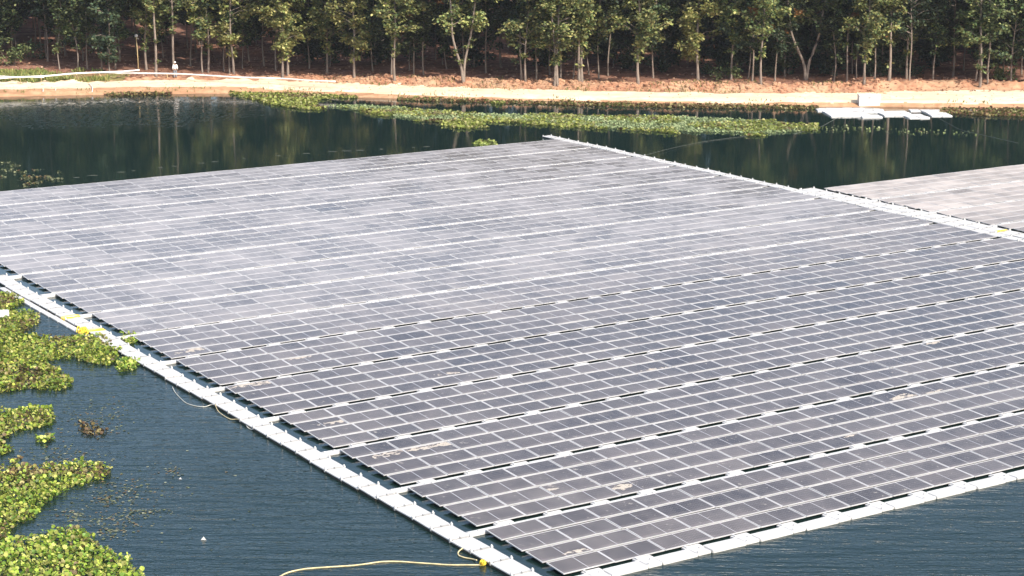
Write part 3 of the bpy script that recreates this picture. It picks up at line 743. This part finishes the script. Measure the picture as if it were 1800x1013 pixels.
rope('mooring_line', [(*at(px, py, z), z) for px, py, z in [(1127,275,.2),(1180,261,.1),(1240,249,.05),(1300,241,.03),(1345,236,.03)]], .010, M_DIM, 'thin mooring line from the far walkway to the weed mat', 'line')
rope('mooring_line', [(*at(px, py), .01) for px, py in [(1482,203),(1460,214),(1440,224),(1395,236)]], .012, M_DIM, 'thin line from the nearest raft to the weed mat', 'line')
rope('mooring_line', [(*at(px, py), .01) for px, py in [(1650,208),(1668,218),(1690,229),(1720,236),(1790,252)]], .012, M_DIM, 'thin line sagging away from the last raft along the water', 'line')
# yellow rope wrapped round the walkway
def coil(u, v, seed, n, label, rr=.03, hang=False):
    r = random.Random(seed); mb = MB()
    for i in range(n):
        w0 = v + r.gauss(0, .13); du = r.gauss(0, .05)
        mb.tube(smooth_path([W(u - .03 + du, w0, .02), W(u - .02, w0 + r.gauss(0,.05), .155), W(u + LW*.5, w0 + r.gauss(0,.1), .16), W(u + LW + .02, w0 + r.gauss(0,.08), .155), W(u + LW + .04, w0, .02)], 5), rr*.6, 5)
    if hang:
        for i in range(16):
            a0 = r.uniform(0, 6.28); c = W(u - .10 + r.gauss(0,.10), v + r.gauss(0, .22), .10 + r.uniform(-.06, .12))
            ax = Vector((r.uniform(-1,1), r.uniform(-1,1), r.uniform(-1,1))).normalized(); b2 = ax.orthogonal().normalized(); c2 = ax.cross(b2); q = r.uniform(.10, .2)
            mb.tube([c + (b2*math.cos(t*.62) + c2*math.sin(t*.62))*q for t in range(10)], rr*.8, 5)
    tag(link('rope_coil', mb.mesh('rope_coil', M_YELLOW, True)), label, 'rope')
def walk_v(px, py):
    x, y = at(px, py, .13); return (y-OY)*UX - (x-OX)*UY
coil(-1.55, walk_v(155, 583), 11, 6, 'bundle of yellow rope tied over the edge of the long walkway', .032, True)
coil(-1.55, walk_v(136, 557), 12, 5, 'yellow rope looped flat across the long walkway', .026)
coil(55.75, walk_v(1748, 408), 13, 4, 'yellow rope tied across the walkway by the second array', .03)

# row of small floats along the far side of the array
mb = MB(); r = random.Random(9)
dl = [(120,314),(150,310),(300,293),(420,280),(560,268),(680,262),(770,257)]
for i in range(len(dl)-1):
    a = Vector((*at(*dl[i]), 0)); b = Vector((*at(*dl[i+1]), 0)); n = max(1, int((b-a).length/1.15))
    for j in range(n):
        c = a.lerp(b, (j + r.uniform(.2,.8))/n); l = r.uniform(.15, .42); d = Vector((1, r.gauss(0,.06), 0))
        if r.random() < .7: mb.tube([c - d*l, c - d*l*.4 + Vector((0,0,.006)), c + d*l*.4 + Vector((0,0,.006)), c + d*l], [.006,.013,.013,.006], 5)
    mb.tube([a - Vector((0,0,.02)), b - Vector((0,0,.02))], .016, 4)
tag(link('float_line', mb.mesh('float_line', M_DIM)), 'line of small pale floats on the dark water beyond the array', 'float line')

# ------------------------------------------------------------------ water hyacinth and other weeds
def in_poly(P, poly):
    x, y = P[:, 0], P[:, 1]; ins = np.zeros(len(P), bool); n = len(poly); j = n-1
    for i in range(n):
        xi, yi = poly[i]; xj, yj = poly[j]
        c = ((yi > y) != (yj > y)) & (x < (xj-xi)*(y-yi)/(yj-yi+1e-12) + xi); ins ^= c; j = i
    return ins
HY = [(.25,.34,.045),(.36,.42,.07),(.17,.27,.04),(.50,.50,.14),(.12,.20,.035),(.30,.31,.08)]
HYB = [(.22,.18,.06),(.15,.10,.05),(.34,.30,.13),(.10,.075,.04)]
def mat_of(name, px_polys, dens, size, hgt, cols, label, cat='water hyacinth', seed=0, brown=.3, ns=.5, thr=.0, shape=ROUND, edge=.5, ripple=True):
    Ps = []; r = np.random.default_rng(3000 + seed)
    for pl in px_polys:
        poly = [at(*p) for p in pl]; a = np.array(poly); lo, hi = a.min(0), a.max(0)
        n = int(dens * (hi[0]-lo[0]) * (hi[1]-lo[1])); P = np.stack([r.uniform(lo[0], hi[0], n), r.uniform(lo[1], hi[1], n)], 1)
        Q = P + edge * np.stack([fbm(P[:,0]*.9, P[:,1]*.9, 80+seed, 3)-.45, fbm(P[:,0]*.9+40, P[:,1]*.9, 90+seed, 3)-.45], 1) * 2
        k = in_poly(Q, poly)
        if thr: k &= fbm(P[:,0]*ns, P[:,1]*ns, 100+seed, 3) > thr
        Ps.append(P[k])
    P = np.concatenate(Ps); n = len(P)
    hh = .12 + 1.2*fbm(P[:,0]*1.1, P[:,1]*1.1, 110+seed, 3)**1.3
    z = r.uniform(.02, 1, n) * hgt * hh
    col = pick(cols, n, r, .22); bm = fbm(P[:,0]*.55, P[:,1]*.55, 120+seed, 3) + r.normal(0, .10, n) > 1 - brown - .22
    col[bm] = pick(HYB, int(bm.sum()), r, .25)
    h, _, ro = rot3(n, r); t = r.uniform(-.15, 1.15, n)
    tag(link(name, leaf_mesh(name, np.concatenate([P, z[:, None]], 1), size * r.uniform(.5, 1.55, n) * r.uniform(.85, 1.15, n), h, t, ro, col, M_HYA, shape)), label, cat, kind='stuff')
mat_of('water_hyacinth', [[(-40,505),(0,518),(28,522),(40,535),(22,546),(60,556),(75,570),(55,580),(30,588),(62,594),(90,598),(125,592),(160,591),(195,601),(222,620),(205,634),(180,647),(160,640),(128,634),(105,634),(75,640),(100,650),(130,670),(120,683),(88,690),(40,686),(0,691),(-60,700),(-70,560)]], 165, .105, .28, HY, 'large hyacinth mat between the long walkway and the picture edge', seed=1, brown=.20)
mat_of('water_hyacinth', [[(-40,724),(30,722),(60,716),(92,718),(102,738),(80,752),(40,757),(12,770),(15,795),(-40,815)]], 165, .105, .26, HY, 'small hyacinth mat midway up the picture edge', seed=2, brown=.16)
mat_of('water_hyacinth', [[(-40,832),(0,826),(60,821),(110,817),(150,812),(198,826),(185,842),(140,852),(100,872),(72,900),(40,922),(24,942),(-40,960)]], 165, .105, .30, HY, 'pointed hyacinth mat reaching out over open water', seed=3, brown=.16)
mat_of('water_hyacinth', [[(-40,962),(15,950),(60,945),(100,936),(140,932),(165,945),(180,962),(205,968),(222,990),(240,1008),(250,1040),(-40,1050)]], 165, .11, .32, HY, 'hyacinth mat in the near corner below the pointed one', seed=4, brown=.20)
mat_of('water_hyacinth', [[(212,588),(232,585),(246,598),(236,606),(218,604)],[(196,640),(225,628),(245,640),(238,652),(210,655)]], 170, .11, .22, HY, 'bright hyacinth tufts caught beside the long walkway', seed=5, brown=.2, edge=.15)
mat_of('water_hyacinth', [[(62,770),(90,766),(96,774),(80,780),(62,777)],[(12,808),(34,802),(36,812),(20,822)]], 170, .11, .2, HY, 'two tiny hyacinth tufts between the larger mats', seed=6, edge=.2)
mat_of('rotting_weed', [[(138,742),(165,744),(180,752),(196,754),(182,768),(150,768)]], 70, .12, .10, HYB, 'brown rotting weed patch with a green tip on the water', 'weed', seed=7, brown=.7, edge=.3)
mat_of('far_hyacinth', [[(395,163),(420,162),(470,163),(560,166),(640,168),(700,171),(760,171),(840,175),(900,178),(900,184),(820,181),(760,179),(690,179),(620,178),(588,182),(575,190),(560,196),(505,190),(460,182),(430,172)],
     [(600,189),(640,199),(700,211),(760,219),(820,228),(860,226),(900,219),(960,222),(1020,226),(1080,229),(1150,233),(1220,238),(1290,241),(1350,241),(1420,234),(1443,228),(1438,221),(1380,215),(1300,212),(1220,207),(1150,205),(1060,206),(1000,203),(930,201),(880,202),(820,200),(760,196),(700,191),(640,187)]], 60, .17, .20, [(.27,.32,.07),(.33,.36,.10),(.21,.27,.06),(.36,.35,.14)], 'long broken hyacinth bar across the far water', seed=8, brown=.2, edge=.8, thr=.42, ns=.24)
mat_of('duckweed', [[(575,187),(620,186),(700,190),(770,196),(830,201),(900,203),(1000,204),(1080,207),(1200,207),(1330,213),(1420,221),(1440,230),(1330,236),(1200,232),(1080,226),(960,218),(880,213),(760,212),(700,207),(640,196)]], 75, .13, .16, [(.26,.31,.15),(.31,.35,.18),(.22,.28,.13)], 'flat grey-green film of small weed inside the far bar', 'weed', seed=9, brown=.06, edge=.9)
mat_of('shore_weeds', [[(700,170),(800,172),(900,174),(1000,178),(1100,182),(1200,184),(1300,186),(1440,189),(1440,193),(1300,192),(1200,191),(1100,189),(1000,186),(900,182),(800,180),(700,177)],[(165,164),(200,161),(300,161),(300,167),(200,170)],[(1655,192),(1800,192),(1850,194),(1850,207),(1760,206),(1700,204),(1655,200)]], 60, .17, .20, [(.20,.22,.07),(.26,.25,.09),(.30,.20,.10),(.16,.18,.06),(.28,.15,.09)], 'ragged strip of weeds along the waterline under the sandy path', 'weeds', seed=10, brown=.3, edge=.5)
mat_of('small_hyacinth', [[(828,254),(840,249),(860,248),(876,251),(870,256),(845,258)]], 70, .13, .14, [(.24,.30,.07),(.30,.34,.10),(.2,.25,.06)], 'lone small hyacinth tuft beyond the far edge of the array', seed=11, edge=.2, brown=.1)
mat_of('left_weeds', [[(-20,284),(30,286),(60,292),(105,302),(128,316),(100,322),(50,327),(-20,334)]], 26, .13, .05, [(.14,.17,.08),(.20,.22,.12),(.10,.12,.06)], 'dull thin weed lying in streaks beyond the array', 'weed', seed=12, brown=.25, edge=.8, thr=.47, ns=.9)
mat_of('raft_weeds', [[(1560,228),(1620,226),(1660,230),(1660,238),(1600,239),(1560,236)],[(1440,222),(1500,222),(1560,226),(1540,234),(1450,236)],[(1665,232),(1720,230),(1720,238),(1680,240)]], 3.5, .14, .05, [(.20,.25,.09),(.26,.29,.14)], 'scattered weed scraps on the water near the rafts', 'weed', seed=13, brown=.15)
# loose fragments drifting on the near water
r = np.random.default_rng(41); P = []
for (px, py, sx, sy, n) in [(170,745,60,22,150),(110,800,60,18,130),(220,860,50,24,120),(130,910,45,20,110),(215,915,45,16,120),(180,720,60,20,60),(330,690,50,14,40),(260,850,160,90,90),(90,565,40,25,60),(160,560,25,12,25),(190,880,22,10,70),(300,830,14,8,25),(195,938,30,10,60),(250,900,40,6,45)]:
    q = r.normal(0, 1, (n, 2)) * np.array([sx, sy]) * .55 + np.array([px, py])
    for a, b in q:
        if b < 540 + .61*a or a < -20: continue
        P.append((*at(a, b), .008))
P = np.array(P); n = len(P); h, t, ro = rot3(n, r, -.08, .12)
tag(link('drifting_weeds', leaf_mesh('drifting_weeds', P, r.uniform(.05, .16, n), h, t, ro*.15, pick([(.20,.24,.12),(.30,.32,.22),(.12,.14,.08),(.22,.17,.09)], n, r), M_HYA)), 'loose weed fragments drifting on the near water', 'weed', kind='stuff')
# litter
for px, py, sz, lb in ((358, 950, .10, 'white scrap of litter floating alone on open water'), (317, 843, .06, 'tiny pale scrap floating off the tip of the pointed mat')):
    x, y = at(px, py); mb = MB(); mb.add([(x-sz,y,.012),(x+sz,y-.02,.012),(x+sz*.6,y+sz*.6,.02),(x,y+.02,sz*1.3),(x-sz*.4,y+sz*.7,.015)], [(0,1,3),(1,2,3),(2,4,3),(4,0,3),(0,4,2,1)])
    tag(link('litter_scrap', mb.mesh('litter_scrap', M_WHITE)), lb, 'litter')
# pale float board stranded in the big mat
x, y = at(4, 559); mb = MB(); mb.box(-1.1, .35, -.35, .35, -.05, .36, .05); mb.box(-.9, -.5, -.06, .06, .35, .40, .015)
tag(link('stray_float', mb.mesh('stray_float', M_WHITE), None, (x, y, 0), (0, 0, .25)), 'white float stranded in the large hyacinth mat', 'float')

# ------------------------------------------------------------------ rafts, box, pipes, lamp pole, person
def raft(px, py, nx, ny, rz, label, ln=.95, wd=.62):
    x, y = at(px, py, .15); t = empty('raft', (x, y, 0), (0, 0, rz)); tag(t, label, 'raft', 'white float rafts by the far shore')
    for i in range(nx):
        for j in range(ny):
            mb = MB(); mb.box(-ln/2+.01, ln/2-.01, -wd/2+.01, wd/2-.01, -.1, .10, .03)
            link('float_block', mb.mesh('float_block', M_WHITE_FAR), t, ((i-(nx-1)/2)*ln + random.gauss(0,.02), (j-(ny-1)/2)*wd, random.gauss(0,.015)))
    mb = MB()
    for j in range(ny-1): mb.box(-nx*ln/2, nx*ln/2, (j-(ny-2)/2)*wd - .04, (j-(ny-2)/2)*wd + .04, .104, .12, .006)
    if ny > 1: link('tie_bar', mb.mesh('tie_bar', M_FRAME), t)
raft(1453, 191.4, 2, 3, -.03, 'small thin raft at the end nearest the weed bar')
raft(1493, 190.6, 3, 3, .02, 'long white raft lying against the bank before the white box')
raft(1489, 198.6, 4, 6, .08, 'broad white raft nearest the open water')
raft(1536, 193.6, 2, 4, -.12, 'square white raft directly below the white box')
raft(1531, 203.3, 2, 2, .1, 'low white raft with weed beside it, outermost of the group')
raft(1573, 198, 3, 5, .10, 'white raft in the middle of the group')
raft(1608, 192.4, 1, 2, .0, 'tiny far raft behind the last two')
raft(1609, 203, 2, 4, .14, 'white raft with a ragged edge, next to last along the shore')
raft(1645, 197, 2, 7, .05, 'last white raft along the shore, farthest from the weed bar')
x, y, z = on_ground(1528, 186.5, .3)
t = empty('storage_box', (x, y + .4, z - .05), (0, 0, .04)); tag(t, 'plain white box standing on the bank above the rafts', 'box')
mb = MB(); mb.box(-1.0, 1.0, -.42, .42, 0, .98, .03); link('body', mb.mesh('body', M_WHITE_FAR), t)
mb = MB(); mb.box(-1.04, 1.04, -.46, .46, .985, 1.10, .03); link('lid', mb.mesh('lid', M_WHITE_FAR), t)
mb = MB(); mb.box(-.12, .12, -.485, -.45, .80, .90, .01); link('latch', mb.mesh('latch', M_FRAME), t)

def ground_pt(px, py, up): 
    x, y, z = on_ground(px, py); return (x, y, z + up)
def pipe_pts(px_list, up, y_off):
    out = []
    for px, py in px_list:
        x, y, z = on_ground(px, py + y_off); d = ray(px, py); t_ = y / d[1]; out.append((x, y, CZ + d[2]*t_))
    return out
def pipe(px_list, r, label, y_off=13):
    mb = MB(); mb.tube(smooth_path(pipe_pts(px_list, 0, y_off), 6), r, 8); tag(link('water_pipe', mb.mesh('water_pipe', M_PIPE, True)), label, 'pipe', 'white pipes along the far path')
pipe([(-30,142),(0,138),(30,136),(80,134),(130,129.5),(180,127.5),(215,126),(246,123.5)], .085, 'white pipe rising along the path to its free end by the round-topped pole')
pipe([(172,128),(210,129),(245,129),(310,130),(360,132.5),(410,135.5),(450,137),(500,138.5),(540,141.5),(590,143.5)], .075, 'long white pipe running on past the standing person', 12)
pipe([(-30,133),(0,134),(40,136),(78,136)], .05, 'thin white pipe crossing behind the first at the picture edge', 12)
for k, (x0, y0, x1, y1, lb) in enumerate([(35,139,38,148,'short bamboo prop first along the pipe from the picture edge'),(72,131,72.5,145,'upright bamboo prop carrying the pipe in the grass'),(133,129,140,141,'slanting bamboo prop, first of a close pair'),(147,129,150,141,'bamboo prop beside the slanting one'),(173,128,178,135,'dark leaning prop just before the two pipes part'),(293,130,295,138,'pale prop under the pipe next to the person')]):
    a = Vector(ground_pt(x1, y1, -.1)); d = ray(x0, y0 - 1); tt = a.y / d[1]
    mb = MB(); mb.tube([a, (d[0]*tt, a.y, CZ + d[2]*tt)], .045, 6); tag(link('bamboo_prop', mb.mesh('bamboo_prop', M_BAMBOO)), lb, 'prop', 'bamboo props under the pipe')
for px, py, lb in ((76, 167, 'white stake at the waterline, nearer the picture edge'), (98, 166, 'white stake at the waterline, nearer the weeds')):
    x, y = at(px, py); mb = MB(); mb.tube([(x, y, -.3), (x, y, .35), (x + .02, y, .62)], [.07, .07, .06], 7); tag(link('stake', mb.mesh('stake', M_WHITE)), lb, 'stake', 'white waterline stakes')
mb = MB(); hp = [Vector(ground_pt(156, 149, .05)), Vector(ground_pt(160, 152, .12)), Vector(ground_pt(162.5, 157, .1)), Vector(ground_pt(162, 163, .03))]
mb.tube(smooth_path(hp, 5), .05, 6); tag(link('hose', mb.mesh('hose', M_PIPE, True)), 'short white hose running down the bank to the water', 'hose')
# pole with a round white head
b = Vector(ground_pt(243.5, 124, -.1)); d = ray(239.5, 66); tt = b.y/d[1]; tp = Vector((d[0]*tt, b.y, CZ + d[2]*tt))
t = empty('lamp_pole', b); tag(t, 'thin pale pole with a round white head by the pipe end', 'pole')
mb = MB(); mb.tube([(0,0,0), (tp-b)*.5 + Vector((.02,0,0)), tp-b], [.06,.05,.045], 7); link('post', mb.mesh('post', M_BAMBOO, True), t)
mb = MB(); q = tp - b
for k in range(7):
    a0 = -math.pi/2 + math.pi*k/6
mb.tube([q + Vector((0, dy, .18)) for dy in (-.12,-.10,-.02,.08,.12)], [.05,.15,.19,.15,.05], 12); link('lamp_head', mb.mesh('lamp_head', M_WHITE, True), t)
mb = MB(); mb.tube([q + Vector((0,0,-.05)), q + Vector((.10,0,-.12)), q + Vector((.28,0,-.16))], .03, 6); link('bracket_arm', mb.mesh('bracket_arm', M_FRAME, True), t)

# person in white standing by the pipe
def skin_mesh(name, verts, edges, radii, m, parent, sub=1):
    me = bpy.data.meshes.new(name); me.from_pydata(verts, edges, []); me.materials.append(m)
    o = link(name, me, parent)
    md = o.modifiers.new('skin', 'SKIN'); md.use_smooth_shade = True
    for i, q in enumerate(radii): me.skin_vertices[0].data[i].radius = (q, q) if not isinstance(q, tuple) else q
    me.skin_vertices[0].data[0].use_root = True
    o.modifiers.new('sub', 'SUBSURF').levels = sub; o.modifiers['sub'].render_levels = sub
    return o
px_, py_, pz_ = on_ground(308.5, 139)
t = empty('person', (px_, py_, pz_), (0, 0, math.pi + .3)); tag(t, 'person in a white shirt and white cap standing by the pipe', 'person')
V = [(0,0,.90),(0,.01,1.10),(0,.01,1.32),(0,0,1.42),(0,-.01,1.50),(0,-.02,1.60),(0,-.01,1.68)]; R = [.11,.10,.11,.05,.055,.085,.07]; Ed = [(0,1),(1,2),(2,3),(3,4),(4,5),(5,6)]
def limb(start, pts, rr):
    p = start
    for q, w_ in zip(pts, rr): V.append(q); R.append(w_); Ed.append((p, len(V)-1)); p = len(V)-1
    return p
for sg in (-1, 1):
    limb(0, [(.09*sg,0,.84),(.10*sg,-.02,.46),(.105*sg,.02,.08),(.115*sg,-.14,.03)], [.085,.06,.042,.035])
    hnd = limb(2, [(.17*sg,.01,1.36),(.23*sg,.03,1.10),(.23*sg,-.05,.86),(.23*sg,-.07,.79)], [.055,.042,.032,.036])
    for k in range(4): limb(hnd, [(.23*sg + .0*k, -.045 - .02*k + .01, .745 + .004*abs(k-1.5)),(.225*sg, -.05 - .02*k + .01, .70 + .006*abs(k-1.5))], [.009,.008])
    limb(hnd, [(.21*sg,-.115,.77),(.205*sg,-.12,.735)], [.010,.008])
skin_mesh('body', V, Ed, R, M_SKIN, t)
V = [(0,0,.86),(0,.01,1.08),(0,.01,1.30),(0,.005,1.41)]; R = [(.155,.115),(.145,.11),(.16,.12),(.07,.07)]; Ed = [(0,1),(1,2),(2,3)]
for sg in (-1, 1): limb(2, [(.18*sg,.01,1.36),(.235*sg,.03,1.09),(.235*sg,-.03,.93)], [.072,.06,.05])
skin_mesh('shirt', V, Ed, R, M_SHIRT, t)
V = [(0,0,.92)]; R = [(.135,.105)]; Ed = []
for sg in (-1, 1): limb(0, [(.09*sg,0,.82),(.10*sg,-.015,.46),(.105*sg,.02,.10)], [.098,.078,.062])
skin_mesh('trousers', V, Ed, R, M_TROUSER, t)
mb = MB(); mb.tube([(0,-.01,1.60),(0,-.01,1.66),(0,-.005,1.71),(0,0,1.735)], [.112,.112,.085,.03], 12); mb.tube([(0,-.10,1.615),(0,-.19,1.60)], [.07,.05], 8); link('cap', mb.mesh('cap', M_SHIRT, True), t)
mb = MB(); mb.tube([(0,-.115,1.575),(0,-.135,1.545)], [.012,.018], 6)
link('nose', mb.mesh('nose', M_SKIN, True), t)
